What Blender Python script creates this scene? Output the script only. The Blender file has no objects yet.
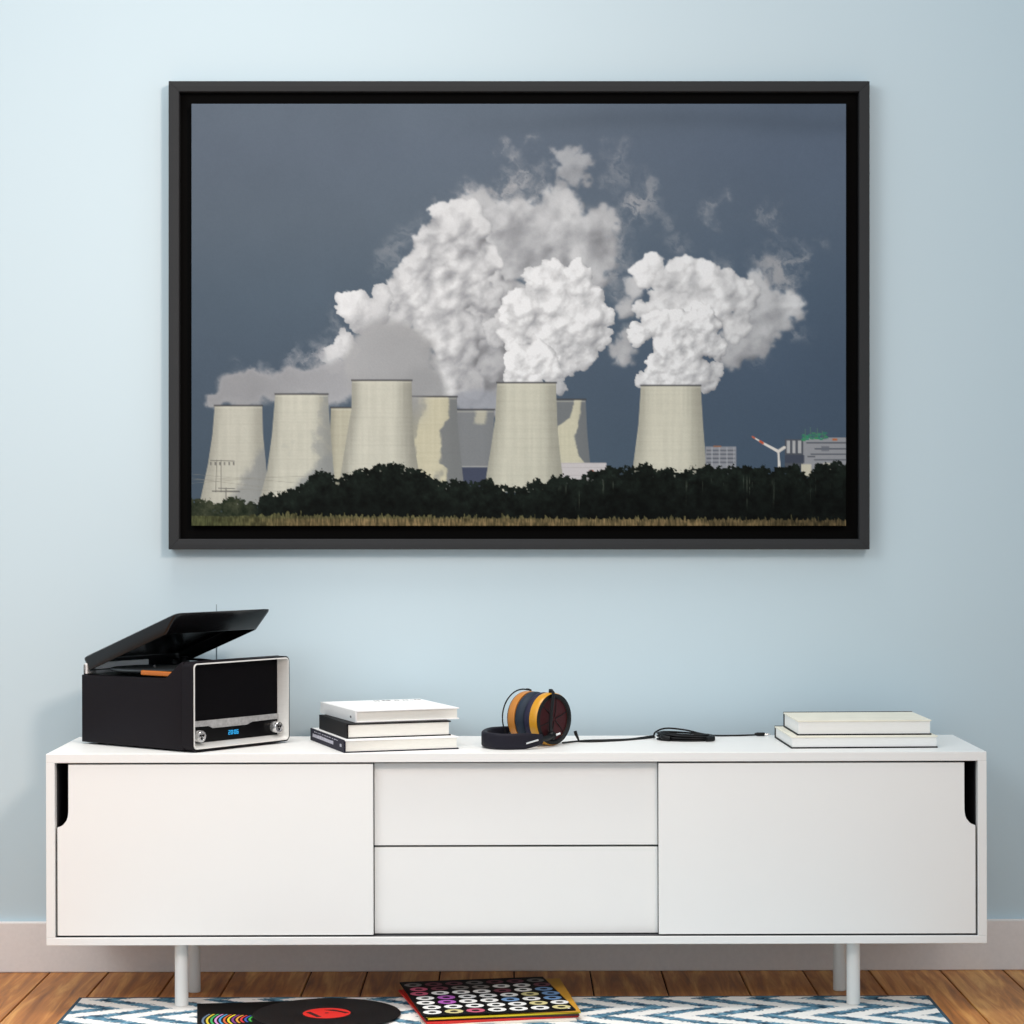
import bpy, bmesh, math, random
import numpy as np
from mathutils import Vector, Matrix

# ================================================================= settings of the light
ROLL = .0026
PRINT_GAIN = np.array((.735, .77, .795))
EXPOSURE = .15
AMBIENT = ((.88, 1.0, 1.075, 1), .66)
LIGHTS = [('window_light', (-2.6, -3.0, 3.0), (-.9, .46, 1.7), 2.0, 1.6, 46, (1.0, .995, .98)),
          ('added_spot', (1.5, -3.4, 2.9), (-1.5, .46, 1.65), .55, .55, 16, (1.0, .75, .62), 75),  # added spot: warms the upper-left wall, pushes the frame's shadow left
          ('added_top_fill', (-.5, -.35, 3.4), (-.5, -.25, 0), 1.3, .9, 9.0, (1.0, .93, .86), 70)]  # added fill from above, brightens the sideboard top and the rug

# ---------------------------------------------------------------- the printed picture (colours of a flat print, per vertex)
def paint_print(K):
    """Colours (sRGB 0..1) of the framed print; K samples per millimetre-like unit of its 655 x 422 layout."""
    X0, Y0, PW, PH = 192.0, 104.0, 655.0, 422.0
    W, H = int(PW * K) + 1, int(PH * K) + 1
    rng = np.random.RandomState(7)
    X, Y = np.meshgrid(X0 + np.arange(W) / K, Y0 + np.arange(H) / K)
    SS = lambda a, b, v: (lambda t: t * t * (3 - 2 * t))(np.clip((v - a) / (b - a), 0, 1))

    def vnoise(x, y, seed):
        r = np.random.RandomState(seed).rand(256, 256)
        xi = np.floor(x).astype(int); yi = np.floor(y).astype(int)
        fx = x - xi; fy = y - yi
        fx = fx * fx * (3 - 2 * fx); fy = fy * fy * (3 - 2 * fy)
        a = r[yi % 256, xi % 256]; b = r[yi % 256, (xi + 1) % 256]
        c = r[(yi + 1) % 256, xi % 256]; d = r[(yi + 1) % 256, (xi + 1) % 256]
        return (a * (1 - fx) + b * fx) * (1 - fy) + (c * (1 - fx) + d * fx) * fy

    def fbm(x, y, scale, octaves, seed, gain=0.55):
        v = 0; amp = 1; tot = 0
        for k in range(octaves):
            v = v + amp * vnoise(x / scale * 2 ** k + 17.3 * k, y / scale * 2 ** k + 5.1 * k, seed + k)
            tot += amp; amp *= gain
        return v / tot

    def blur(a, s):
        n = max(1, int(s * K * 2.5)); k = np.exp(-0.5 * (np.arange(-n, n + 1) / (s * K)) ** 2); k /= k.sum()
        p = np.pad(a, ((n, n), (n, n)), mode='edge')
        p = sum(k[i] * p[i:i + a.shape[0], :] for i in range(2 * n + 1))
        return sum(k[i] * p[:, i:i + a.shape[1]] for i in range(2 * n + 1))

    f1 = fbm(X, Y, 9, 5, 11); f2 = fbm(X, Y, 26, 5, 31); f3 = fbm(X, Y, 4.0, 4, 51); f4 = fbm(X, Y, 60, 4, 71)
    img = np.zeros((H, W, 3))

    def over(col, a):
        nonlocal img
        col = np.asarray(col, float)
        if col.ndim == 1: col = col[None, None, :] / 255.0
        img = img * (1 - a[..., None]) + col * a[..., None]

    # sky
    t = np.clip((Y - 104) / 380, 0, 1)
    st = np.array([0, .12, .3, .5, .72, 1.0])
    sr = np.interp(t, st, [104, 103, 100, 91, 84, 80]); sg = np.interp(t, st, [115, 114, 112, 105, 98, 95]); sb = np.interp(t, st, [128, 128, 125, 119, 113, 109])
    right = SS(480, 847, X)
    sky = np.stack([sr - 4 * right, sg - 2 * right, sb + 2 * right], -1) / 255
    sky *= (1 + 0.05 * (f4 - .5) - 0.035 * SS(560, 840, X) * SS(150, 110, Y) + 0.02 * (f3 - .5))[..., None]
    band = np.exp(-((Y - 122 - 4 * np.sin(X / 60)) / 9) ** 2) * SS(420, 600, X)
    sky *= (1 - 0.05 * band)[..., None]
    img = sky * (1 - .05 * SS(520, 200, X))[..., None]  # left of the sky painted darker to offset the stronger lamp light there

    def wisps(lst, seed, col=(176, 176, 178)):
        a = np.zeros((H, W))
        n0 = fbm(X, Y, 14, 4, seed + 9); n9 = fbm(X, Y, 14, 4, seed + 19)
        xw = X + (n0 - .5) * 26; yw = Y + (n9 - .5) * 26
        n1 = fbm(xw, yw, 9, 6, seed, .66)
        for (x, y, r, al) in lst:
            g = np.exp(-((xw - x) ** 2 + (yw - y) ** 2) / (2 * (r * .62) ** 2))
            a = 1 - (1 - a) * (1 - al * g)
        a = np.clip(a * 1.25 * SS(.30, .74, n1 + .22 * a), 0, .92)
        over(col, a)

    L = np.array([-.42, -.50, .76]); L /= np.linalg.norm(L)

    def puffs(lst, seed, sub=26, rough=1.0, soft=1.2, contrast=.42, warm=(1.0, 1.0, 1.0), bl=0, grow=1.0, smooth=.7, edge=1.0, lo=.26, fine=.34, tear=.6, mott=.12):
        r_ = np.random.RandomState(seed)
        Hh = np.full((H, W), -60.0); A = np.zeros((H, W)); T = np.zeros((H, W)); TW = np.full((H, W), 1e-6)
        wx = (f1 - .5) * 7 * rough; wy = (fbm(X, Y, 9, 5, seed + 5) - .5) * 7 * rough
        wx = wx + (f3 - .5) * 3 * rough; wy = wy + (f2 - .5) * 5 * rough

        def stamp(x, y, r, z, flat):
            i0 = max(0, int((y - r * 1.25 - 6 - Y0) * K)); i1 = min(H, int((y + r * 1.25 + 6 - Y0) * K) + 1)
            j0 = max(0, int((x - r * 1.25 - 6 - X0) * K)); j1 = min(W, int((x + r * 1.25 + 6 - X0) * K) + 1)
            if i1 <= i0 or j1 <= j0: return
            s = np.s_[i0:i1, j0:j1]
            d2 = ((X[s] + wx[s] - x) ** 2 + (Y[s] + wy[s] - y) ** 2) / (r * r)
            h = z + flat * r * np.sqrt(np.clip(1 - d2, 0, 1))
            Hh[s] = np.where(d2 < 1, np.maximum(Hh[s], h), Hh[s])
            A[s] = np.maximum(A[s], np.clip((1 - np.sqrt(d2)) * r / (soft), 0, 1))

        for p in lst:
            x, y, r, tone = p[:4]; r = r * grow
            g = np.exp(-((X - x) ** 2 + (Y - y) ** 2) / (2 * (r * .55) ** 2))
            T += g * tone; TW += g
            stamp(x, y, r, 0, .8)
            for k in range(sub):
                an = r_.rand() * 6.283; q = math.sqrt(r_.rand()) * .92
                rs = r * (.22 + .26 * r_.rand())
                sx, sy, sz = x + q * r * math.cos(an), y + q * r * math.sin(an), r * .8 * math.sqrt(1 - q * q)
                stamp(sx, sy, rs * edge, sz - .35 * rs, .9)
                for m in range(2):
                    an2 = r_.rand() * 6.283; q2 = r_.rand()
                    rr = rs * (.28 + .3 * r_.rand())
                    stamp(sx + q2 * rs * math.cos(an2) * .9, sy + q2 * rs * math.sin(an2) * .9, rr, sz - .35 * rs + .9 * rs * math.sqrt(1 - q2 * q2 * .8) - .3 * rr, .9)
        low = Hh < -50
        base = np.where(low, 0, Hh)
        b1 = blur(base, smooth) + (f3 - .5) * .5 * rough + (f1 - .5) * 2.0
        b2 = blur(base, smooth * 3.2) + (f1 - .5) * 3.5
        lam = 0
        for bb, wt in ((b1, fine), (b2, 1 - fine)):
            gy, gx = np.gradient(bb, 1 / K)
            n = np.stack([-gx, -gy, np.ones_like(gx) * 1.15], -1); n /= np.linalg.norm(n, axis=-1, keepdims=True)
            lam = lam + wt * (n * L).sum(-1)
        cav = np.clip((b2 - blur(base, smooth * 7 + 2)) / 6.0, -1, .8)
        sh = 1 - contrast * (.82 - np.clip(lam, -.15, 1)) * .50 + .24 * contrast * cav / .42
        tone = T / TW * (1 + mott * ((f2 - .5) * .9 + (f1 - .5) * .6))
        v = np.clip(tone * .985 * np.clip(sh, .55, 1.1), 0, 243) / 255
        if bl: v = .35 * v + .65 * blur(v, bl)
        dk = np.clip((.88 - v) * .16, 0, .05)
        col = np.stack([v * (1 - dk * .25), v * (1 - dk * .15), v * (1 + dk * .25)], -1)
        A = blur(A, .35)
        nz = (f3 - .5) * .5 + (fbm(X, Y, 6, 5, seed + 77, .68) - .5) * 1.5
        a = SS(lo, .92, A + nz * tear * 4 * A * (1 - A))
        if bl: a = .3 * a + .7 * blur(a, bl)
        return col, a

    W1 = [(517,182,15,.75),(527,173,10,.55),(516,155,10,.5),(503,143,6,.45),(533,139,6,.4),(508,196,12,.6),(545,172,9,.3),
          (617,154,12,.32),(620,171,13,.34),(610,185,9,.3),(628,213,16,.5),(637,205,16,.5),(650,195,14,.45),(645,212,12,.4),(652,182,9,.25),(664,220,9,.3),
          (712,205,8,.42),(707,219,8,.38),(726,199,6,.34),(718,228,6,.2),(771,213,10,.45),(757,214,7,.3),(773,230,8,.36),(785,240,8,.3),(800,253,9,.42),(798,262,7,.36),(826,247,6,.22),
          (681,247,11,.32),(675,240,9,.25),(724,260,8,.32),(760,257,10,.5),(771,263,13,.62),(785,270,14,.62),(779,281,12,.5),(793,280,8,.35),
          (393,252,11,.34),(405,240,9,.34),(400,262,9,.24),(376,268,8,.3),(382,258,7,.2),(410,228,8,.2),(420,222,6,.15),(437,205,6,.25),(452,199,8,.4),(466,188,6,.4),(472,186,5,.25),
          (334,322,9,.28),(342,328,8,.3),(322,346,7,.22),(330,340,6,.2),(232,366,7,.22),(301,347,6,.12),(620,240,14,.25),(626,262,12,.2),(618,280,10,.18),(618,300,10,.2)]
    wisps(W1, 101)
    wisps([(452,205,9,.6),(470,196,10,.6),(490,192,10,.6),(606,226,12,.6),(612,245,12,.6),(616,262,10,.5),(600,214,10,.6),(612,280,12,.5),(430,236,9,.5),(418,252,9,.5),(540,190,10,.5),(520,200,12,.6),(800,330,10,.4),(790,290,10,.5),(760,350,12,.4),(625,300,12,.5)], 131, (178, 178, 180))
    # high torn tops of the main plume
    c, a = puffs([(567,159,13,178),(580,161,12,176),(556,154,7,170),(566,172,11,176),(574,176,11,172),(588,180,7,165),(561,184,9,174),(575,150,8,172)], 5, 12, 1.6, 8.0, .34, smooth=1.4, fine=.4, tear=1.2, lo=.10, mott=.2, bl=1.0, grow=1.2)
    over(c, a * .82)
    # main plume, rear and upper parts
    c, a = puffs([(480,214,22,190),(500,222,22,196),(496,245,24,192),(561,207,21,192),(542,233,26,194),(574,237,26,190),(597,226,17,186),(605,248,13,184),(590,268,20,184),
                  (527,260,24,168),(500,268,22,190),(608,266,9,176),(476,204,15,184),(520,214,16,182),(453,211,9,172),(523,240,20,176),(486,200,10,172),(598,280,13,178),(612,255,8,172),(548,258,24,180),(604,222,16,182),(606,262,14,178)], 21, 16, 1.5, 8.0, .46, smooth=1.5, fine=.4, tear=1.0, lo=.08, mott=.2, bl=1.4, grow=1.16)
    over(c, a * .97)
    c, a = puffs([(480,290,26,186),(470,312,20,188),(492,330,26,172),(496,368,24,164),(480,392,18,160),(506,388,14,160),(515,300,20,172),(478,350,20,172),(460,395,14,160),(500,402,16,162),(520,350,14,160)], 23, 20, 1.2, 4.0, .50, smooth=1.1, fine=.5, mott=.2, bl=.9, grow=1.06)
    over(c, a)
    # main plume, sunlit left flank
    c, a = puffs([(460,229,26,206),(439,234,16,200),(426,246,14,204),(420,262,16,198),(461,261,24,214),(440,268,18,206),(414,288,18,214),(395,298,16,190),(429,301,20,214),(450,300,20,208),(450,336,22,214),(437,330,18,214),
                  (468,328,18,188),(448,362,14,206),(445,382,17,208),(462,359,15,190),(472,384,15,168),(484,262,18,204),(478,290,16,200),(410,310,14,206),(428,318,16,212),(470,240,18,206),(436,386,12,206),(490,300,12,190),(424,262,18,204),(408,283,18,206),(393,302,17,200),(398,318,16,196),(380,318,12,190)], 37, 22, 1.1, 3.2, .48, smooth=.95, fine=.45, tear=.8, mott=.16, bl=.7, grow=1.1)
    over(c, a)
    c, a = puffs([(353,305,17,218),(344,309,9,218),(381,291,10,212),(386,298,10,196),(368,310,14,200),(345,342,12,208),(334,351,9,204),(362,322,14,186),(378,314,14,186),(349,350,13,200),(357,298,9,218)], 41, 16, .9, 2.4, .34, smooth=1.5, fine=.3)
    over(c, a)
    # left band from the far towers: smooth fog with a ragged top
    c, a = puffs([(326,357,9,202),(338,350,10,204),(334,364,12,196)], 47, 12, 1.0, 4.0, .3, smooth=1.6)
    over(c, a * .9)
    wisps([(304,362,9,.6),(290,360,8,.6),(312,358,8,.6),(262,374,8,.5),(240,378,8,.5),(318,352,8,.5)], 141, (165, 166, 170))
    G = np.zeros((H, W)); xf = X + (f2 - .5) * 16 + (f1 - .5) * 7; yf = Y + (fbm(X, Y, 9, 5, 52) - .5) * 11
    for (x, y, r) in ((221,400,10),(232,392,11),(246,388,12),(258,386,10),(250,398,16),(272,390,10),(286,374,11),(296,384,16),(308,380,14),(322,376,14),(336,374,14),(330,392,18),(348,386,18),(282,394,12),(215,402,8),(226,382,10),(240,378,9),(254,376,9),(268,378,10),(345,365,12)):
        G += np.exp(-((xf - x) ** 2 + (yf - y) ** 2) / (2 * (r * .62) ** 2))
    fa = SS(.18, 1.0, G)
    fv = (156 + 14 * SS(240, 340, X) + 10 * (f2 - .5) + 8 * (SS(.3, .75, G) - SS(.6, 1.6, G))) / 255
    over(np.stack([fv, fv, fv * 1.012], -1), fa * .95)
    # smooth grey dome
    gx_, gy_ = X + (f2 - .5) * 16, Y + (f1 - .5) * 9
    d = np.sqrt(((gx_ - 391) / 49) ** 2 + ((gy_ - 366) / 50) ** 2)
    dome = SS(1.06, .82, d) * SS(300, 330, Y)
    gv = (168 + 8 * (f2 - .5) + 7 * SS(-40, 40, 385 - X) - 7 * SS(420, 440, X) - 8 * SS(370, 400, Y)) / 255
    over(np.stack([gv, gv, gv * 1.003], -1), dome * .97)
    dd = SS(1.25, .7, np.sqrt(((gx_ - 424) / 22) ** 2 + ((gy_ - 392) / 26) ** 2)); over((158, 159, 160), dd * .9)
    # mist between the middle towers
    m = SS(1.15, .6, np.sqrt(((X - 478) / 28) ** 2 + ((Y - 402) / 14) ** 2)); over((160, 164, 172), m * .75)
    # bright column from the nearest middle tower
    c, a = puffs([(561,388,8,182),(557,380,8,190),(494,328,11,196),(497,340,9,190),(505,318,10,200)], 53, 20, .8, 2.2, .4)
    over(c, a * .95)
    c, a = puffs([(553,273,13,226),(542,284,16,228),(531,276,8,222),(574,284,18,226),(589,298,16,228),(603,316,12,228),(599,336,12,226),(577,320,24,230),(552,306,22,229),(527,312,22,230),(516,300,10,224),(511,330,12,220),(517,334,14,228),
                  (550,331,20,230),(577,350,16,216),(589,352,9,212),(571,366,10,204),(556,350,14,222),(584,366,6,200),(563,372,7,196)], 59, 30, .85, 1.8, .44, smooth=.8, fine=.5, grow=1.05)
    over(c, a)
    c, a = puffs([(521,362,16,234),(542,359,16,232),(531,372,16,236),(549,369,13,234),(514,376,10,228),(520,350,8,228),(536,352,10,230)], 61, 34, .7, 1.2, .46, smooth=.6)
    over(c, a)
    # right-hand plume
    c, a = puffs([(624,347,12,176),(624,361,9,174),(616,352,8,168),(630,335,9,176),(627,310,10,172),(757,285,12,196),(763,304,18,198),(783,304,14,202),(791,306,13,204),(799,316,7,196),(763,326,18,184),(763,345,11,184),
                  (742,343,18,180),(733,360,10,174),(634,289,12,190),(727,352,14,178),(780,322,12,188),(749,318,14,196)], 67, 20, 1.35, 5.5, .38, smooth=1.3, fine=.4, tear=.9, lo=.1, mott=.2, bl=1.2, grow=1.14)
    over(c, a * .96)
    c, a = puffs([(654,264,12,222),(647,276,14,222),(682,272,16,222),(701,272,13,224),(727,278,10,222),(707,287,18,222),(664,304,16,212),(643,311,9,206),(668,283,14,204),(690,311,22,228),(720,298,20,226),(742,296,16,216),(737,326,15,208),(715,276,9,224),(655,318,10,214),(684,291,17,214),(668,296,12,206)], 71, 26, .9, 2.4, .44, smooth=.9, fine=.48, grow=1.05, bl=.5)
    over(c, a)
    c, a = puffs([(639,334,11,230),(648,322,8,228),(660,326,14,230),(703,326,18,228),(671,347,18,232),(697,343,16,230),(716,347,11,222),(660,365,14,232),(686,362,18,232),(671,377,14,236),(701,373,12,226),(716,369,9,208),(711,382,9,204),(641,380,7,210),(680,326,16,230),(653,378,11,230),(688,378,12,232),(705,388,5,200)], 73, 34, .7, 1.2, .52, smooth=.6)
    over(c, a)

    # towers
    def tower(yt, yb, lp, rp, lit, seed, rim=True, dark=None, dcol=(128, 130, 132), edge=.82, mid=.42):
        lx = np.interp(Y, [p[1] for p in lp], [p[0] for p in lp]); rx = np.interp(Y, [p[1] for p in rp], [p[0] for p in rp])
        u = (X - lx) / np.maximum(rx - lx, 1)
        yy = yt + 1.0 * (2 * u - 1) ** 2 * 0 + .8 * (1 - (2 * u - 1) ** 2) * 0
        a = SS(-.5, .5, X - lx) * SS(-.5, .5, rx - X) * SS(-.5, .5, Y - yy) * SS(-.5, .5, yb - Y)
        v = 1 - (1 - edge) * SS(.25, 0, u) ** 1.4 - (1 - edge) * 1.25 * SS(.62, 1.0, u) ** 1.3
        v = v + .02 * (fbm(X, Y, 6, 3, seed) - .5) + .045 * (vnoise(X / 2.2, Y / 40, seed + 3) - .5) + .022 * (vnoise(X / 60, Y / 1.6, seed + 4) - .5)
        v = v * (1 - .012 * (np.abs(((Y - yt) / 9.3) % 1 - .5) > .44))
        col = np.asarray(lit)[None, None, :] / 255 * v[..., None]
        if dark is not None:
            k = dark(u)
            col = col * (1 - k[..., None]) + np.asarray(dcol)[None, None, :] / 255 * (v * .25 + .75)[..., None] * k[..., None]
        over(col, a)
        if rim:
            ra = SS(-1.3, -.4, X - lx) * SS(-1.3, -.4, rx - X) * np.exp(-((Y - yt) / .85) ** 2)
            over((72, 72, 74), ra * .9)
            over((225, 222, 205), SS(0, 1, X - lx) * SS(0, 1, rx - X) * np.exp(-((Y - yt - 2.0) / .7) ** 2) * .35)
    poly = lambda pts: np.interp(Y, [p[1] for p in pts], [p[0] for p in pts])
    wob = (f1 - .5) * 9 + (f3 - .5) * 3
    tower(407.5, 490, [(331.5,407),(330.5,440),(330,490)], [(372,407),(376,490)], (190,186,166), 200, edge=.85)
    over((72, 78, 96), SS(454, 456, X) * SS(499, 497, X) * SS(466, 468, Y))
    tower(409.5, 467, [(456.5,409),(457,440),(458,467)], [(494.9,409),(494,440),(492,467)], (196,192,172), 210,
          dark=lambda u: 1 - SS(-2, 2, X - 475 + wob * .6) * SS(2, -2, X - 487 + wob * .5) * SS(-2, 2, 423 - Y + wob * .5) * SS(408, 412, Y) * .8, dcol=(131,134,136), edge=.9)
    over((170, 170, 168), SS(460, 464, X) * SS(490, 487, X) * np.exp(-((Y - 466.5) / .8) ** 2) * .8)
    b5 = poly([(450,396),(449,418),(440,430),(443,446),(440,463),(447,468),(447,490)])
    tower(396.5, 490, [(413,396),(411,430),(406,490)], [(457.5,396),(458,421),(461.4,457),(465,490)], (204,198,172), 220,
          dark=lambda u: np.maximum(SS(-1.6, 1.6, X - b5 + wob * .55) * .96, .45 * SS(.66, .8, f2 + .25 * SS(425, 413, X) + .12 * SS(420, 400, Y))), dcol=(124,127,128), edge=.9)
    over((158,159,160), SS(436, 412, X) * SS(432, 398, Y) * .75 * SS(411, 413, X) * SS(395.5, 397, Y))
    l8 = poly([(575,399),(571,418),(558,426),(556,470)]); r8 = poly([(582,399),(579,425),(575,436),(576,447),(580,456),(587,464),(590,470)])
    tower(399.3, 466, [(550,399),(548,466)], [(586.2,399),(587.9,433),(591,466)], (206,202,178), 230,
          dark=lambda u: 1 - SS(-1.2, 1.2, X - l8 + wob * .5) * SS(1.2, -1.2, X - r8 + wob * .5), dcol=(120,124,126), edge=.9)
    b = SS(556, 557, X) * SS(607.5, 606.5, X) * SS(462, 463.2, Y) * SS(485, 484, Y)
    over(np.stack([.80 - .05 * ((Y - 463) % 4 < .8), .78 - .05 * ((Y - 463) % 4 < .8), .78 - .05 * ((Y - 463) % 4 < .8)], -1), b)
    over((150, 90, 75), SS(3.2, 2.2, np.hypot(X - 592, (Y - 472) * 1.1)))
    tower(405.5, 505, [(215.3,405),(213,434),(208.5,464),(201.3,498),(199,505)], [(262.8,405),(263.5,434),(266.3,462),(270,505)], (198,196,182), 240,
          dark=lambda u: .85 * SS(-5, 6, X - (262 - .62 * (Y - 448)) + wob * 1.3) * SS(440, 452, Y), dcol=(150,152,150), edge=.86)
    tower(394.0, 500, [(275.8,394),(272.6,434),(267.4,472),(260.5,498)], [(328.4,394),(330,418),(334,469),(338,500)], (204,202,187), 250,
          dark=lambda u: np.maximum(.85 * SS(-5, 6, X - (330 - .95 * (Y - 448)) + wob * 1.4) * SS(442, 458, Y), .6 * SS(.54, .72, f2 * .6 + f1 * .4 + .3 * SS(300, 330, X) - .12)), dcol=(150,153,152), edge=.84)
    tower(380.2, 485, [(352.4,380),(352,409),(348,432),(341,476),(339,485)], [(412.2,380),(413.3,425),(415,445),(418.7,467),(421,485)], (206,204,189), 260, edge=.80)
    tower(382.6, 492, [(497.8,382),(495.7,420),(490.7,453),(486.9,476),(485,492)], [(556.6,382),(558,425),(560.5,453),(563,473),(564,492)], (205,203,186), 270, edge=.84)
    tower(385.4, 485, [(641.6,385),(639,425),(634,464),(632,485)], [(701.3,385),(703.7,425),(706.6,461),(708,485)], (214,211,193), 280, edge=.84)
    # buildings and wind turbine
    def rect(x0, y0, x1, y1, col, al=1.0):
        over(col, SS(-.45, .45, X - x0) * SS(-.45, .45, x1 - X) * SS(-.45, .45, Y - y0) * SS(-.45, .45, y1 - Y) * al)
    def seg(xa, ya, xb, yb, w, col, al=1.0, w2=None):
        dx, dy = xb - xa, yb - ya; tt = np.clip(((X - xa) * dx + (Y - ya) * dy) / (dx * dx + dy * dy), 0, 1)
        ww = w + ((w2 if w2 is not None else w) - w) * tt
        over(col, SS(.45, -.45, np.hypot(X - xa - tt * dx, Y - ya - tt * dy) - ww / 2) * al)
    rect(706, 446.5, 737, 475, (150, 152, 158))
    for yy in (449.5, 453.5, 457.5, 461.5): rect(707, yy, 736, yy + 1.5, (92, 96, 104), .8)
    for xx in (712, 719.5, 727, 734): rect(xx, 447, xx + 1.2, 470, (176, 178, 182), .8)
    rect(714, 445.6, 722, 447, (170, 110, 80), .8)
    rect(785.5, 439, 804.5, 470, (88, 92, 100)); rect(804, 437.5, 847, 476, (158, 159, 163))
    for xx in (787.5, 793, 798.7): rect(xx, 440.5, xx + 3.2, 453, (186, 186, 186))
    rect(785.5, 455, 805, 463, (72, 78, 92), .9)
    for yy in (442, 448, 453.5, 459): rect(806 + rng.rand() * 12, yy, 847, yy + 1.4, (88, 92, 100), .8)
    rect(808, 456, 816, 457, (80, 84, 92)); rect(822, 446, 830, 451, (112, 116, 124), .8); rect(833, 438.5, 838, 440.5, (190, 110, 70))
    rect(802, 464, 812, 477, (212, 206, 186)); rect(824, 463, 833, 470, (206, 200, 182))
    for k in range(44):
        x = 801.5 + 25 * rng.rand(); y = 430 + 8 * rng.rand() ** .6 + 1.5 * abs(x - 815) / 12
        rect(x, y, x + 2.2 + 2 * rng.rand(), y + 1.6, (52 + 30 * rng.rand(), 118 + 34 * rng.rand(), 96 + 20 * rng.rand()), .9)
    for x, y in ((806, 429), (811, 427.5), (818, 428.5), (823, 431)): seg(x, y, x, 437, .8, (90, 120, 112))
    seg(779, 452, 780.3, 472, 1.9, (228, 224, 216), 1, 3.0)
    seg(779, 451.3, 764, 443.2, 3.0, (232, 226, 218), 1, 2.2); seg(764, 443.2, 753.4, 436.8, 2.1, (226, 220, 212), 1, 1.2)
    seg(763.5, 443, 760.8, 441.2, 2.2, (196, 92, 66)); seg(755.3, 438, 753.3, 436.7, 1.6, (196, 100, 76))
    seg(779, 451.3, 785, 447.4, 3.2, (228, 222, 214), 1, 3.0)
    # pylons and lines, far left
    for dx in (-2, 2): seg(219.5 + dx, 460, 219.0 + dx * 1.4, 492, .7, (120, 118, 112), .8)
    seg(211, 460.3, 235, 461, .8, (112, 110, 104), .85)
    for k in range(6): rect(210.5 + k * 4.6, 462, 212 + k * 4.6, 465, (96, 95, 92), .75)
    seg(213, 491.0, 240, 491.3, 1.2, (84, 84, 82), .85); seg(219, 488, 235, 488.5, .8, (96, 96, 94), .8); seg(226.5, 488, 226.5, 504, 1.2, (120, 118, 112), .85)
    for x0, y0, x1, y1 in ((192,474,300,483),(192,478,262,487),(192,480,330,475),(240,489,300,492),(192,483,250,479)): seg(x0, y0, x1, y1, .5, (140, 138, 128), .5)
    # trees
    tr = [(192,499),(203,498),(212,500),(222,503),(228,497),(236,496),(241,500),(247,503),(252,501),(257,502),(260,498),(264,494),(270,492),(277,494),(285,490),(292,488),(299,484),(306,481),(309,479),(313,474),(319,471),(325,471),(331,473),(337,478),(345,474.5),(351,471),
          (358,469),(367,466),(377,464.5),(390,463.5),(404,464),(412,467),(421,471),(430,475),(437,480),(446,482),(456,480),(463,480.5),(475,479.5),(483,479),(490,478),(497,483),(505,487),(512,484.5),(520,486),(527,484),(533,481),(537,476.5),(541,479),(545,482),(549,479),
          (553,473.5),(557,477),(562,475),(568,473),(576,478),(584,475),(592,470),(600,470.5),(607,468),(614,467),(623,467),(631,466.5),(640,465),(650,464),(656,466),(660,468),(667,466),(672,467),(678,471),(684,471),(691,469),(701,465),(709,463),(716,466),(725,467),(733,465),
          (745,465),(754,467),(763,467),(778,468.5),(789,465),(797,464.5),(802,471),(809,475),(813,468),(818,461),(825,463),(832,462),(839,460),(847,462)]
    sk = np.interp(X, [p[0] for p in tr], [p[1] for p in tr])
    jag = (fbm(X, Y, 5.0, 3, 300) - .5) * 8 + (fbm(X, Y, 2.0, 3, 320) - .5) * 7
    ta = SS(-.4, .8, Y - sk + jag - .5)
    holes = 1 - .9 * SS(.80, .86, fbm(X, Y, 3.0, 2, 340)) * SS(14, 3, Y - sk)
    leaf = fbm(X, Y, 7, 5, 360, .7); lum = .55 + 1.1 * (leaf - .5) * 1.6 + .35 * (f3 - .5)
    depth = SS(0, 45, Y - sk)
    base = np.stack([23 - 9 * depth, 29 - 11 * depth, 25 - 9 * depth], -1)
    tc = np.clip(base * (.55 + lum[..., None] * .9), 6, 120) / 255
    tr_ = SS(.86, .96, vnoise(X / 1.3 + (f1 - .5) * 1.5, Y / 60, 380)) * SS(530, 560, X) * SS(8, 16, Y - sk) * SS(514, 500, Y) * SS(.35, .6, f2)
    tc = tc + tr_[..., None] * np.array([.16, .16, .14])
    bush = SS(262, 245, X)
    tc = tc * (1 - bush[..., None]) + bush[..., None] * np.stack([52 + 40 * (leaf - .5) * 2, 58 + 36 * (leaf - .5) * 2, 44 + 30 * (leaf - .5) * 2], -1).clip(18, 120) / 255
    over(np.clip(tc, .02, 1), ta * holes)
    # field of dry grass
    ft = np.interp(X, [192,250,330,420,520,640,760,847],[514.5,515.5,516.5,517.5,518.8,519.8,520.3,521.0])
    spike = (vnoise(X / 1.5, Y * 0 + 3.3, 400) ** 2.2 * 5.5 + vnoise(X / .9, Y / 30, 401) * 2.0) * SS(215, 290, X) + 1.2 * f3
    ga = SS(-.3, .9, Y - ft + spike - 1.4)
    gn = .5 * vnoise(X / 1.1, Y / 5, 410) + .5 * f3
    gold = np.stack([150 * (.3 + .9 * gn), 128 * (.3 + .9 * gn), 90 * (.3 + .9 * gn)], -1)
    green = np.stack([84 * (.45 + .9 * gn), 88 * (.45 + .9 * gn), 58 * (.45 + .9 * gn)], -1)
    gm = SS(200, 320, X) * (.35 + .65 * SS(516, 521, Y)); gm = gm * (.75 + .25 * SS(.3, .7, gn))
    gc = green * (1 - gm[..., None]) + gold * gm[..., None]
    gc = gc * (1 - .25 * SS(520, 847, X) * SS(.4, .6, f2))[..., None]
    over(np.clip(gc, 8, 235) / 255, ga)
    img = img * (1 + .03 * (np.random.RandomState(3).rand(H, W, 1) - .5))
    return np.clip(img, 0, 1), W, H

# ================================================================= helpers
C = bpy.context.scene.collection
PI = math.pi


def srgb(r, g, b):
    f = lambda c: (c / 12.92 if c <= .04045 else ((c + .055) / 1.055) ** 2.4)
    return (f(r / 255), f(g / 255), f(b / 255), 1.0)


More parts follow.
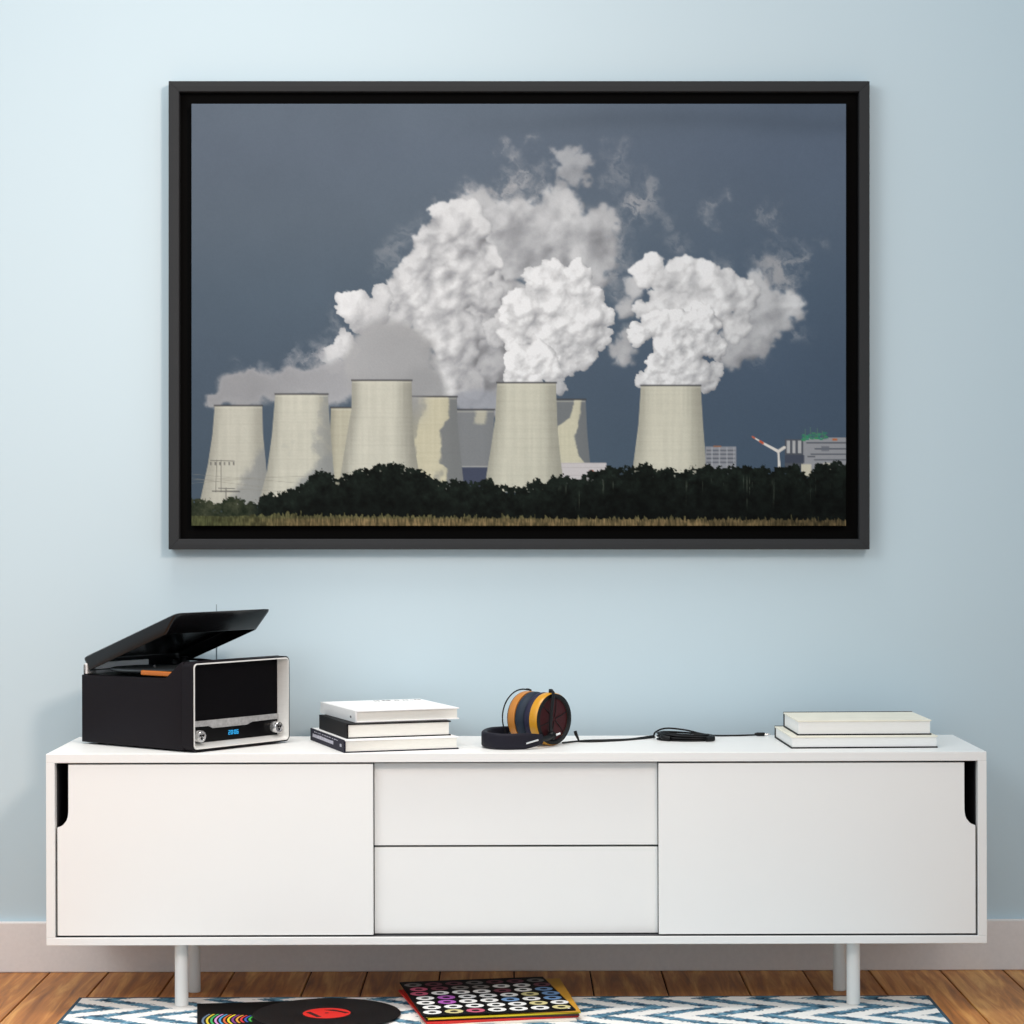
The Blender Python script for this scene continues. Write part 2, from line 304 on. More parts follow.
def material(name, col, rough=.5, metal=0.0, spec=.5, noise=0.0, scale=40.0, bump=0.0, stretch=(1, 1, 1), coat=0.0, sheen=0.0):
    """Principled material with procedural colour variation and bump."""
    m = bpy.data.materials.new(name); m.use_nodes = True
    n = m.node_tree.nodes; l = m.node_tree.links; p = n['Principled BSDF']
    p.inputs['Base Color'].default_value = col
    p.inputs['Roughness'].default_value = rough; p.inputs['Metallic'].default_value = metal
    p.inputs['Specular IOR Level'].default_value = spec
    p.inputs['Coat Weight'].default_value = coat
    p.inputs['Sheen Weight'].default_value = sheen
    tc = n.new('ShaderNodeTexCoord'); mp = n.new('ShaderNodeMapping'); mp.inputs['Scale'].default_value = stretch
    nt = n.new('ShaderNodeTexNoise'); nt.inputs['Scale'].default_value = scale; nt.inputs['Detail'].default_value = 5
    l.new(tc.outputs['Object'], mp.inputs['Vector']); l.new(mp.outputs['Vector'], nt.inputs['Vector'])
    if noise:
        mx = n.new('ShaderNodeMix'); mx.data_type = 'RGBA'
        mx.inputs['A'].default_value = [c * (1 - noise) for c in col[:3]] + [1]
        mx.inputs['B'].default_value = [min(1, c * (1 + noise)) for c in col[:3]] + [1]
        l.new(nt.outputs['Fac'], mx.inputs['Factor']); l.new(mx.outputs['Result'], p.inputs['Base Color'])
    if bump:
        b = n.new('ShaderNodeBump'); b.inputs['Strength'].default_value = bump; b.inputs['Distance'].default_value = .002
        l.new(nt.outputs['Fac'], b.inputs['Height']); l.new(b.outputs['Normal'], p.inputs['Normal'])
    return m


def obj(name, bm, mats, parent=None, smooth=False, loc=None, rz=0.0):
    bmesh.ops.recalc_face_normals(bm, faces=bm.faces)
    me = bpy.data.meshes.new(name); bm.to_mesh(me); bm.free()
    for m in (mats if isinstance(mats, (list, tuple)) else [mats]): me.materials.append(m)
    if smooth:
        me.polygons.foreach_set('use_smooth', [True] * len(me.polygons))
        me.set_sharp_from_angle(angle=math.radians(40))
    o = bpy.data.objects.new(name, me); C.objects.link(o)
    if parent: o.parent = parent
    if loc: o.location = loc
    if rz: o.rotation_euler.z = rz
    return o


def tag(o, label, cat, group=None):
    o['label'] = label; o['category'] = cat
    if group: o['group'] = group
    return o


def thing(name, label, cat, loc, rz=0.0, group=None):
    o = bpy.data.objects.new(name, None); C.objects.link(o)
    o.empty_display_size = .05; o.location = loc; o.rotation_euler.z = rz
    return tag(o, label, cat, group)


def struct(name, bm, mats):
    o = obj(name, bm, mats); o['kind'] = 'structure'; return o


def box(bm, x0, x1, y0, y1, z0, z1, bev=0.0, seg=2, mat=0):
    vs = [bm.verts.new((x, y, z)) for x in (x0, x1) for y in (y0, y1) for z in (z0, z1)]
    q = [(0, 1, 3, 2), (4, 6, 7, 5), (0, 4, 5, 1), (2, 3, 7, 6), (0, 2, 6, 4), (1, 5, 7, 3)]
    fs = [bm.faces.new([vs[i] for i in f]) for f in q]
    for f in fs: f.material_index = mat
    if bev:
        es = list({e for f in fs for e in f.edges})
        r = bmesh.ops.bevel(bm, geom=es, offset=bev, segments=seg, affect='EDGES', profile=.5)
        for f in r['faces']: f.material_index = mat


def prism(bm, pts, put, bev=0.0, seg=2, mat=0):
    """Closed outline pts (a, b); put(a, b, 0|1) gives the 3D point of either cap."""
    lo = [bm.verts.new(put(a, b, 0)) for a, b in pts]; hi = [bm.verts.new(put(a, b, 1)) for a, b in pts]
    fs = [bm.faces.new(lo[::-1]), bm.faces.new(hi)]
    k = len(pts)
    fs += [bm.faces.new((lo[i], lo[(i + 1) % k], hi[(i + 1) % k], hi[i])) for i in range(k)]
    for f in fs: f.material_index = mat
    if bev:
        r = bmesh.ops.bevel(bm, geom=list(set(fs[0].edges) | set(fs[1].edges)), offset=bev, segments=seg, affect='EDGES', profile=.5)
        for f in r['faces']: f.material_index = mat


def loft(bm, loops, cap0=True, cap1=True, mat=0, closed=False):
    ls = [[bm.verts.new(p) for p in lp] for lp in loops]; k = len(ls[0])
    pairs = list(zip(ls[:-1], ls[1:])) + ([(ls[-1], ls[0])] if closed else [])
    for a, b in pairs:
        for i in range(k):
            f = bm.faces.new((a[i], a[(i + 1) % k], b[(i + 1) % k], b[i])); f.material_index = mat
    if cap0 and not closed: bm.faces.new(ls[0][::-1]).material_index = mat
    if cap1 and not closed: bm.faces.new(ls[-1]).material_index = mat


def cat_rom(pts, n=8):
    P = [Vector(p) for p in pts]; P = [P[0] * 2 - P[1]] + P + [P[-1] * 2 - P[-2]]; out = []
    for i in range(1, len(P) - 2):
        for k in range(n):
            t = k / n; a, b, c, d = P[i - 1:i + 3]
            out.append(.5 * ((2 * b) + (c - a) * t + (2 * a - 5 * b + 4 * c - d) * t * t + (3 * b - a - 3 * c + d) * t ** 3))
    return out + [P[-2]]


def sweep(bm, pts, prof, up=None, mat=0, scale=None):
    """Sweep a profile (side, up) along points."""
    up = Vector(up or (0, 0, 1)); loops = []
    for i, p in enumerate(pts):
        p = Vector(p); t = (Vector(pts[min(i + 1, len(pts) - 1)]) - Vector(pts[max(i - 1, 0)])).normalized()
        s = t.cross(up)
        if s.length < 1e-4: s = t.cross(Vector((1, 0, 0)))
        s.normalize(); u = s.cross(t); k = scale[i] if scale else 1.0
        loops.append([p + s * a * k + u * b * k for a, b in prof])
    loft(bm, loops, mat=mat)


circ = lambda r, n=10: [(r * math.cos(2 * PI * i / n), r * math.sin(2 * PI * i / n)) for i in range(n)]


def tube(bm, pts, r, n=10, smooth=6, mat=0, scale=None):
    sweep(bm, cat_rom(pts, smooth) if smooth else pts, circ(r, n), mat=mat, scale=scale)


def lathe(bm, prof, o=(0, 0, 0), axis=(0, 0, 1), n=48, mat=0, closed=False):
    """prof: (radius, along axis). Open profiles end on caps; closed ones make a ring."""
    a = Vector(axis).normalized(); e = a.orthogonal().normalized(); f = a.cross(e); o = Vector(o)
    loft(bm, [[o + a * h + (e * math.cos(2 * PI * i / n) + f * math.sin(2 * PI * i / n)) * r for i in range(n)] for r, h in prof], mat=mat, closed=closed)


def rrect(w, h, r, n=5, cx=0.0, cy=0.0):
    out = []
    for k, (sx, sy) in enumerate(((1, 1), (-1, 1), (-1, -1), (1, -1))):
        for i in range(n + 1):
            t = PI / 2 * (k + i / n)
            out.append((cx + sx * (w / 2 - r) + r * math.cos(t), cy + sy * (h / 2 - r) + r * math.sin(t)))
    return out


# ================================================================= materials
WHITE = material('white_lacquer', srgb(238, 238, 236), .42, noise=.012, scale=6)
WHITE2 = material('white_front_lacquer', srgb(240, 240, 238), .45, noise=.012, scale=5)
LEGM = material('pale_grey_metal', srgb(226, 226, 223), .4, noise=.02)
SHADEIN = material('painted_interior_shade', srgb(58, 58, 62), .7)  # dark colour stands in for the shade inside the carcass
BLACKFR = material('grey_frame_lacquer', srgb(49, 51, 53), .65, spec=.12, noise=.05, scale=30)
BLACKGAP = material('black_liner', srgb(3, 3, 3), .85, spec=.1)
HOUSE = material('dark_plum_vinyl', srgb(21, 17, 22), .6, spec=.15, noise=.12, scale=260, bump=.12)
LIDM = material('smoked_black_acrylic', srgb(14, 15, 17), .22, spec=.4, noise=.05)
SILVER = material('brushed_silver', srgb(226, 226, 223), .4, metal=.15, noise=.06, scale=30, stretch=(1, 1, 14))
SILVERDK = material('hammered_silver', srgb(172, 172, 172), .38, metal=.3, noise=.5, scale=150)
GRILLE = material('black_speaker_cloth', srgb(7, 6, 9), .8, spec=.08, noise=.2, scale=500, bump=.2)
GLOSSBLK = material('black_gloss', srgb(6, 6, 7), .3, spec=.15)
RUBBER = material('grey_rubber', srgb(58, 66, 70), .6, noise=.1)
ORANGE = material('amber_wood', srgb(196, 110, 34), .4, noise=.2, scale=60)
PAPER = material('page_edges', srgb(230, 229, 222), .9, noise=.13, scale=30, stretch=(2, 2, 60), bump=.25)
PAPERW = material('white_page_edges', srgb(234, 234, 232), .9, noise=.08, scale=30, stretch=(2, 2, 60), bump=.2)
COVERW = material('white_book_cover', srgb(240, 240, 240), .5, noise=.02)
COVERC = material('cream_worn_cover', srgb(234, 230, 214), .6, noise=.10, scale=22)
COVERN = material('navy_book_cover', srgb(24, 23, 42), .6, spec=.2, noise=.15)
COVERK = material('black_book_cover', srgb(14, 12, 15), .6, spec=.2, noise=.15)
INKG = material('grey_ink', srgb(96, 96, 98), .7)
INKW = material('pale_ink', srgb(190, 188, 200), .7)
YELLOWWOOD = material('yellow_wood', srgb(204, 146, 32), .35, noise=.15, scale=40)
BROWNWOOD = material('honey_wood', srgb(186, 122, 52), .38, noise=.15, scale=40)
PADM = material('slate_leather', srgb(34, 46, 60), .6, spec=.25, noise=.1)
PADM2 = material('indigo_leather', srgb(36, 36, 58), .6, spec=.25, noise=.1)
BANDM = material('dark_navy_leather', srgb(24, 23, 34), .6, spec=.2, noise=.12, scale=90, bump=.1)
REDGR = material('maroon_mesh', srgb(60, 22, 26), .6, spec=.2, noise=.35, scale=420, bump=.3)
BLACKM = material('black_plastic', srgb(12, 13, 15), .45, spec=.25)
CHROME = material('chrome', srgb(222, 222, 222), .2, metal=.8)
VINYL = material('black_vinyl', srgb(6, 6, 9), .35, spec=.2, noise=.2)
REDLBL = material('red_label', srgb(214, 34, 26), .5)

# groove ridges on the vinyl
_n = VINYL.node_tree.nodes; _l = VINYL.node_tree.links
_tc = _n.new('ShaderNodeTexCoord'); _w = _n.new('ShaderNodeTexWave'); _w.wave_type = 'RINGS'; _w.rings_direction = 'Z'
_w.inputs['Scale'].default_value = 48; _b = _n.new('ShaderNodeBump'); _b.inputs['Strength'].default_value = .35; _b.inputs['Distance'].default_value = .001
_l.new(_tc.outputs['Object'], _w.inputs['Vector']); _l.new(_w.outputs['Fac'], _b.inputs['Height']); _l.new(_b.outputs['Normal'], _n['Principled BSDF'].inputs['Normal'])

# ================================================================= the setting
WALL_Y = .462
wallm = material('blue_wall_paint', srgb(193, 212, 221), .88, spec=.2, noise=.012, scale=1.3)
bm = bmesh.new(); box(bm, -3.2, 3.2, WALL_Y, WALL_Y + .12, 0, 3.0); struct('wall_back', bm, wallm)
basem = material('grey_baseboard_paint', srgb(229, 224, 222), .75, noise=.06, scale=120)
bm = bmesh.new(); box(bm, -3.2, 3.2, .446, WALL_Y, 0, .117, .003); struct('baseboard_back', bm, basem)

# floor boards run away from the viewer; every seam is a real gap
woodm = bpy.data.materials.new('brown_floorboards'); woodm.use_nodes = True
n = woodm.node_tree.nodes; l = woodm.node_tree.links; p = n['Principled BSDF']
at = n.new('ShaderNodeAttribute'); at.attribute_name = 'plank'
tc = n.new('ShaderNodeTexCoord'); mp = n.new('ShaderNodeMapping'); mp.inputs['Scale'].default_value = (22, 1.6, 1)
ad = n.new('ShaderNodeVectorMath'); ad.operation = 'MULTIPLY_ADD'; ad.inputs[1].default_value = (3.7, 9.1, 0)
l.new(at.outputs['Color'], ad.inputs[0]); l.new(tc.outputs['Object'], ad.inputs[2]); l.new(ad.outputs[0], mp.inputs['Vector'])
g1 = n.new('ShaderNodeTexNoise'); g1.inputs['Scale'].default_value = 1.6; g1.inputs['Detail'].default_value = 8; g1.inputs['Roughness'].default_value = .62; g1.inputs['Distortion'].default_value = .6
l.new(mp.outputs['Vector'], g1.inputs['Vector'])
rp = n.new('ShaderNodeValToRGB'); e = rp.color_ramp.elements
e[0].position = .28; e[0].color = srgb(126, 72, 30); e[1].position = .72; e[1].color = srgb(242, 182, 104)
e2 = rp.color_ramp.elements.new(.5); e2.color = srgb(194, 124, 58)
l.new(g1.outputs['Fac'], rp.inputs['Fac'])
hv = n.new('ShaderNodeHueSaturation'); mr = n.new('ShaderNodeMapRange'); mr.inputs['To Min'].default_value = .78; mr.inputs['To Max'].default_value = 1.12
l.new(at.outputs['Fac'], mr.inputs['Value']); l.new(mr.outputs['Result'], hv.inputs['Value']); l.new(rp.outputs['Color'], hv.inputs['Color'])
l.new(hv.outputs['Color'], p.inputs['Base Color']); p.inputs['Roughness'].default_value = .5
bp = n.new('ShaderNodeBump'); bp.inputs['Strength'].default_value = .15; bp.inputs['Distance'].default_value = .002
l.new(g1.outputs['Fac'], bp.inputs['Height']); l.new(bp.outputs['Normal'], p.inputs['Normal'])
gapm = material('dark_seams', srgb(22, 13, 9), .9)
seams = [-1.074, -.938, -.782, -.646, -.468, -.338, -.169, .002, .178, .343, .523, .671, .824, .989, 1.135]
while seams[0] > -2.9: seams.insert(0, seams[0] - .155)
while seams[-1] < 2.9: seams.append(seams[-1] + .16)
bm = bmesh.new()
box(bm, -3.2, 3.2, -5.6, WALL_Y + .12, -.05, -.006, mat=1)
rnd = random.Random(4); shades = []
for a, b in zip([-3.2] + seams, seams + [3.2]):
    cuts = [-5.6] + sorted(rnd.uniform(-5.2, -.8) for _ in range(3)) + [WALL_Y]
    for c, d in zip(cuts[:-1], cuts[1:]):
        k = len(bm.faces); box(bm, a + .0018, b - .0018, c + .001, d - .001, -.02, 0, .0012, 1); shades += [rnd.random()] * 1
        bm.faces.ensure_lookup_table()
        for f in bm.faces[k:]: f.tag = True
bm.faces.ensure_lookup_table()
fl = struct('floor', bm, [woodm, gapm])
ca = fl.data.color_attributes.new('plank', 'FLOAT_COLOR', 'CORNER')
rv = {}
for pf in fl.data.polygons:
    cx, cy = pf.center.x, pf.center.y
    key = (sum(s < cx for s in seams), 0 if cy > -.8 else int(cy * 2))
    if key not in rv: rv[key] = (rnd.random(), rnd.random(), rnd.random(), 1)
    for li in pf.loop_indices: ca.data[li].color = rv[key]

# ================================================================= rug
rugm = bpy.data.materials.new('blue_chevron_weave'); rugm.use_nodes = True
n = rugm.node_tree.nodes; l = rugm.node_tree.links; p = n['Principled BSDF']


def mth(op, a, b=None, c=None):
    q = n.new('ShaderNodeMath'); q.operation = op
    for i, v in enumerate((a, b, c)):
        if v is None: continue
        if isinstance(v, (int, float)): q.inputs[i].default_value = v
        else: l.new(v, q.inputs[i])
    return q.outputs[0]


tc = n.new('ShaderNodeTexCoord'); sp = n.new('ShaderNodeSeparateXYZ'); l.new(tc.outputs['Object'], sp.inputs[0])
ns = n.new('ShaderNodeTexNoise'); ns.inputs['Scale'].default_value = 130; ns.inputs['Detail'].default_value = 3; l.new(tc.outputs['Object'], ns.inputs['Vector'])
nl = n.new('ShaderNodeTexNoise'); nl.inputs['Scale'].default_value = 9; nl.inputs['Detail'].default_value = 3; l.new(tc.outputs['Object'], nl.inputs['Vector'])
fr = mth('FRACT', mth('MULTIPLY_ADD', sp.outputs['Y'], 1 / .176, .745))          # zigzag in depth
tri = mth('ABSOLUTE', mth('SUBTRACT', mth('MULTIPLY', fr, 2.0), 1.0))
xx = mth('MULTIPLY_ADD', tri, -.135, sp.outputs['X'])
xx = mth('ADD', xx, mth('MULTIPLY', mth('SUBTRACT', ns.outputs['Fac'], .5), .060))
xx = mth('ADD', xx, mth('MULTIPLY', mth('SUBTRACT', nl.outputs['Fac'], .5), .045))
st = mth('ABSOLUTE', mth('SUBTRACT', mth('FRACT', mth('DIVIDE', xx, .118)), .5))
mk = n.new('ShaderNodeMapRange'); mk.inputs['From Min'].default_value = .17; mk.inputs['From Max'].default_value = .28; l.new(st, mk.inputs['Value'])
blue = n.new('ShaderNodeMix'); blue.data_type = 'RGBA'; blue.inputs['A'].default_value = srgb(30, 62, 84); blue.inputs['B'].default_value = srgb(112, 158, 182)
nf = n.new('ShaderNodeTexNoise'); nf.inputs['Scale'].default_value = 45; l.new(tc.outputs['Object'], nf.inputs['Vector'])
mf = n.new('ShaderNodeMapRange'); mf.inputs['From Min'].default_value = .3; mf.inputs['From Max'].default_value = .7; l.new(nf.outputs['Fac'], mf.inputs['Value']); l.new(mf.outputs['Result'], blue.inputs['Factor'])
mix = n.new('ShaderNodeMix'); mix.data_type = 'RGBA'; mix.inputs['B'].default_value = srgb(240, 238, 234)
l.new(mk.outputs['Result'], mix.inputs['Factor']); l.new(blue.outputs['Result'], mix.inputs['A']); l.new(mix.outputs['Result'], p.inputs['Base Color'])
p.inputs['Roughness'].default_value = .95; p.inputs['Specular IOR Level'].default_value = .1
bp = n.new('ShaderNodeBump'); bp.inputs['Strength'].default_value = .6; bp.inputs['Distance'].default_value = .003; l.new(ns.outputs['Fac'], bp.inputs['Height']); l.new(bp.outputs['Normal'], p.inputs['Normal'])
bindm = material('dark_teal_binding', srgb(46, 74, 90), .9, noise=.4, scale=160)
RX0, RX1, RY0, RY1, RZ = -.948, .908, -1.25, .136, .006
rug = thing('rug', 'flat woven rug with blue and white chevrons under the white sideboard', 'rug', (0, -.55, 0))
bm = bmesh.new(); box(bm, RX0 + .006, RX1 - .006, RY0 + .55 + .006, RY1 + .55 - .004, .0005, RZ, .0015, 1)
obj('woven_field', bm, rugm, rug)
bm = bmesh.new()
for a in ((RX0, RX0 + .007, RY0 + .55, RY1 + .55), (RX1 - .007, RX1, RY0 + .55, RY1 + .55), (RX0 + .007, RX1 - .007, RY1 + .545, RY1 + .55), (RX0 + .007, RX1 - .007, RY0 + .55, RY0 + .557)):
    box(bm, a[0], a[1], a[2], a[3], 0, RZ + .0006, .001, 1)
obj('edge_binding', bm, bindm, rug)

# ================================================================= sideboard
SX, Z0, Z1, SD = .0096, .1445, .552, .380
SX = .0076
sb = thing('sideboard', 'long low white sideboard with sliding doors and two middle drawers, standing on round legs', 'sideboard', (SX, .2, 0))
Y = lambda y: y - .2
hw = 1.0
bm = bmesh.new()
box(bm, -hw, hw, Y(0), Y(SD), Z1 - .0195, Z1, .0012)
box(bm, -hw, hw, Y(0), Y(SD), Z0, Z0 + .0165, .0012)
for s in (-1, 1):
    a, b = sorted((s * hw, s * (hw - .0185))); box(bm, a, b, Y(0), Y(SD), Z0 + .0165, Z1 - .0195, .0006, 1)
obj('carcass', bm, WHITE, sb)
bm = bmesh.new()
box(bm, -hw + .0185, hw - .0185, Y(SD - .012), Y(SD - .004), Z0 + .0165, Z1 - .0195)
for x0, x1 in ((-.302, -.298), (.298, .302)): box(bm, x0, x1, Y(.06), Y(SD - .012), Z0 + .0165, Z1 - .0195)
for z in (Z0 + .0165, Z1 - .0203): box(bm, -hw + .0187, hw - .0187, Y(.006), Y(SD - .012), z, z + .0008)
for s in (-1, 1):
    a, b = sorted((s * (hw - .0187), s * (hw - .0195))); box(bm, a, b, Y(.0235), Y(SD - .012), Z0 + .018, Z1 - .021)
obj('shade_painted_lining', bm, SHADEIN, sb)  # back, dividers and thin added sheets, coloured dark as painted-in shade


def door_outline(x0, x1, z0, z1, side):
    pts = [(x0, z0), (x1, z0)]; w = .0235; za = .4284
    arc = [(w * math.cos(t * PI / 2), -.034 * math.sin(t * PI / 2)) for t in [i / 8 for i in range(9)]]
    if side < 0:
        pts += [(x1, z1), (x0 + w, z1)] + [(x0 + a, za + b) for a, b in arc[:-1]] + [(x0, za - .034)]
    else:
        pts = [(x1, z0), (x0, z0)] + [(x0, z1), (x1 - w, z1)] + [(x1 - a, za + b) for a, b in arc[:-1]] + [(x1, za - .034)]
    return pts


DZ0, DZ1 = Z0 + .0205, Z1 - .0235
for side, x0, x1 in ((-1, -.9768, -.305), (1, .303, .9768)):
    bm = bmesh.new(); prism(bm, door_outline(x0, x1, DZ0, DZ1, side), lambda a, b, k: (a, Y(.004) + k * .018, b), .0008, 1)
    obj('sliding_door', bm, WHITE2, sb)
for z0, z1 in ((.3525, DZ1), (DZ0 - .001, .3480)):
    bm = bmesh.new(); box(bm, -.3035, .302, Y(.025), Y(.043), z0, z1, .0008, 1); obj('drawer_front', bm, WHITE2, sb)
for x, y, zb in ((-.712 - SX, .05, RZ), (.730 - SX, .05, RZ), (-.709 - SX, .225, 0), (.725 - SX, .225, 0)):
    bm = bmesh.new(); lathe(bm, [(.0130, zb), (.0145, zb + .0015), (.0145, Z0)], (x, Y(y), 0), n=32); obj('leg', bm, LEGM, sb, smooth=True)

# ================================================================= framed picture
PY = .422; PS = 2352 / (5 + PY)
CXP, CZP = (169 + 870.2) / 2, (81 + 549.4) / 2
pic = thing('framed_picture', 'large framed photograph of steaming cooling towers hanging on the blue wall', 'picture', ((CXP - 512) / PS, WALL_Y, 1.064 + (512 - CZP) / PS))
pic.rotation_euler.y = ROLL
HW, HH = 701.2 / PS / 2, 468.4 / PS / 2; FW = .0238
bm = bmesh.new()
D0, D1 = PY - WALL_Y, -.0004
for k in range(4):
    pts_o = [(-HW, -HH), (HW, -HH), (HW, HH), (-HW, HH)]; a, b = pts_o[k], pts_o[(k + 1) % 4]
    prof = [(0.0, D1), (0.0, D0 + .0016), (.0012, D0 + .0004), (FW * .5, D0), (FW - .001, D0 + .0008), (FW, D0 + .002), (FW, D1)]
    loops = []
    for (px, pz), sgn in ((a, 1), (b, -1)):
        dx, dz = (b[0] - a[0], b[1] - a[1]); L = math.hypot(dx, dz); dx, dz = dx / L, dz / L
        nx, nz = -dz, dx
        loops.append([(px + nx * o + dx * sgn * (o + .0003), y, pz + nz * o + dz * sgn * (o + .0003)) for o, y in prof])
    loft(bm, loops)
obj('frame', bm, BLACKFR, pic)
bm = bmesh.new(); box(bm, -HW + FW, HW - FW, -.016, -.004, -HH + FW, HH - FW); obj('backing', bm, BLACKGAP, pic)
# the print: a canvas block whose face carries the picture
QY = .4245; QS = 2352 / (5 + QY)
qx0, qx1 = (192 - 512) / QS - pic.location.x, (846.6 - 512) / QS - pic.location.x
qz1, qz0 = 1.064 + (512 - 103.9) / QS - pic.location.z, 1.064 + (512 - 525.9) / QS - pic.location.z
im, GW, GH = paint_print(1.15)
xs = np.linspace(qx0, qx1, GW); zs = np.linspace(qz1, qz0, GH)
gx, gz = np.meshgrid(xs, zs)
co = np.stack([gx, np.full_like(gx, QY - WALL_Y), gz], -1).reshape(-1, 3)
idx = np.arange(GW * GH).reshape(GH, GW)
fc = np.stack([idx[:-1, :-1], idx[1:, :-1], idx[1:, 1:], idx[:-1, 1:]], -1).reshape(-1, 4)
rim = np.concatenate([idx[0, :], idx[1:, -1], idx[-1, -2::-1], idx[-2:0:-1, 0]])      # the canvas wraps round its stretcher
back = co[rim].copy(); back[:, 1] = -.016
base = len(co); nb = len(rim); j = np.arange(nb); j2 = (j + 1) % nb
side = np.stack([rim[j], rim[j2], base + j2, base + j], -1)
co2 = np.concatenate([co, back]); fc2 = np.concatenate([fc, side])
me = bpy.data.meshes.new('print'); me.vertices.add(len(co2)); me.vertices.foreach_set('co', co2.ravel())
me.loops.add(len(fc2) * 4); me.loops.foreach_set('vertex_index', fc2.ravel())
me.polygons.add(len(fc2)); me.polygons.foreach_set('loop_start', np.arange(len(fc2)) * 4)
me.update(calc_edges=True)
lin = np.where(im <= .04045, im / 12.92, ((im + .055) / 1.055) ** 2.4).reshape(-1, 3) * PRINT_GAIN
lin = np.concatenate([lin, np.full((nb, 3), .004)])
ca = me.color_attributes.new('ink', 'FLOAT_COLOR', 'POINT')
ca.data.foreach_set('color', np.concatenate([np.clip(lin, 0, .95), np.ones((len(lin), 1))], 1).ravel())
pm = bpy.data.materials.new('printed_canvas'); pm.use_nodes = True
n = pm.node_tree.nodes; l = pm.node_tree.links; p = n['Principled BSDF']
at = n.new('ShaderNodeAttribute'); at.attribute_name = 'ink'; l.new(at.outputs['Color'], p.inputs['Base Color'])
p.inputs['Roughness'].default_value = .9; p.inputs['Specular IOR Level'].default_value = .08
me.materials.append(pm)
po = bpy.data.objects.new('print', me); C.objects.link(po); po.parent = pic

# ================================================================= record player
W_, D_, HF, HB = .296, .356, .193, .153
PHI = math.radians(51.5)
rp_ = thing('record_player', 'black retro record player with open lid and silver-rimmed front on the sideboard', 'record player', (-.680, .006, Z1), PHI)
bm = bmesh.new()
prism(bm, [(.031, .004), (D_, .004), (D_, HB), (.085, HB), (.079, HB + .002), (.04, HF - .003), (.036, HF), (.031, HF)], lambda a, b, k: (k * W_, a, b), .004, 3)
lo = rrect(W_, HF - .004, .012, 5, W_ / 2, HF / 2 + .002); li = rrect(W_ - .004, HF - .008, .010, 5, W_ / 2, HF / 2 + .002)
loft(bm, [[(x, .001, z) for x, z in lo], [(x, .036, z) for x, z in lo], [(x, .036, z) for x, z in li], [(x, .001, z) for x, z in li]], closed=True)
for x in (.03, W_ - .03):
    for y in (.05, D_ - (.04 if x < .1 else .115)): lathe(bm, [(.012, 0), (.012, .006)], (x, y, 0), n=20)
obj('housing', bm, HOUSE, rp_, smooth=True)
bm = bmesh.new()
r0 = rrect(W_ - .004, HF - .008, .010, 5, W_ / 2, HF / 2 + .002); r1 = rrect(W_ - .006, HF - .010, .009, 5, W_ / 2, HF / 2 + .002); r2 = rrect(W_ - .0105, HF - .0145, .008, 5, W_ / 2, HF / 2 + .002)
IX0, IX1, IZ0, IZ1 = .008, W_ - .012, .0175, HF - .006
r3 = rrect(IX1 - IX0, IZ1 - IZ0, .003, 5, (IX0 + IX1) / 2, (IZ0 + IZ1) / 2)
loft(bm, [[(x, .006, z) for x, z in r0], [(x, .0, z) for x, z in r1], [(x, -.0005, z) for x, z in r2], [(x, .030, z) for x, z in r3]], False, False)
obj('front_bezel', bm, SILVER, rp_, smooth=True)
bm = bmesh.new(); box(bm, IX0, IX1, .0265, .031, .0645, IZ1, .0008, 1); obj('speaker_grille', bm, GRILLE, rp_)
bm = bmesh.new(); box(bm, IX0, IX1, .0265, .031, IZ0, .0525, .0008, 1); fas = obj('control_panel', bm, GLOSSBLK, rp_)
bm = bmesh.new()
wI = IX1 - IX0
prism(bm, [(IX0, .0525), (IX0 + .22 * wI, .0525), (IX0 + .27 * wI, .0465), (IX0 + .64 * wI, .0465), (IX0 + .70 * wI, .0525), (IX1, .0525), (IX1, .0645), (IX0, .0645)], lambda a, b, k: (a, .0235 + k * .0075, b), .0006, 1)
obj('trim_bar', bm, SILVERDK, rp_)
for fx, kz in ((.098, .0325), (.955, .0355)):
    cx = IX0 + fx * wI
    bm = bmesh.new(); lathe(bm, [(.0128, .0262), (.0128, .0105), (.0116, .0088), (.0085, .0088), (.0082, .0100), (.0001, .0100)], (cx, 0, kz), (0, 1, 0), 32)
    kn = obj('knob', bm, CHROME, rp_, smooth=True)
    bm = bmesh.new()
    for q in range(3):
        t = 2 * PI * q / 3 + .5
        c0 = (cx + .0042 * math.cos(t), kz + .0042 * math.sin(t))
        prism(bm, [(c0[0] + .0026 * math.cos(i * PI / 5), c0[1] + .0026 * math.sin(i * PI / 5)) for i in range(10)], lambda a, b, k: (a, .0086 + k * .0013, b))
    obj('knob_recess', bm, GLOSSBLK, kn)
# blue clock digits
SEG = {'2': 'abged', '0': 'abcdef', '6': 'afgedc', '8': 'abcdefg', '1': 'bc', '5': 'afgcd'}
digm = bpy.data.materials.new('blue_clock_digits'); digm.use_nodes = True
dp = digm.node_tree.nodes['Principled BSDF']; dp.inputs['Base Color'].default_value = srgb(10, 40, 70)
dp.inputs['Emission Color'].default_value = srgb(40, 170, 235); dp.inputs['Emission Strength'].default_value = .95
bm = bmesh.new(); dx = IX0 + .445 * wI


def segs(x, z, w, h, ch):
    t = .0014
    R = {'a': (x, x + w, z + h - t, z + h), 'g': (x, x + w, z + h / 2 - t / 2, z + h / 2 + t / 2), 'd': (x, x + w, z, z + t), 'f': (x, x + t, z + h / 2, z + h), 'b': (x + w - t, x + w, z + h / 2, z + h), 'e': (x, x + t, z, z + h / 2), 'c': (x + w - t, x + w, z, z + h / 2)}
    for s in SEG[ch]: box(bm, R[s][0], R[s][1], .0258, .0268, R[s][2], R[s][3])


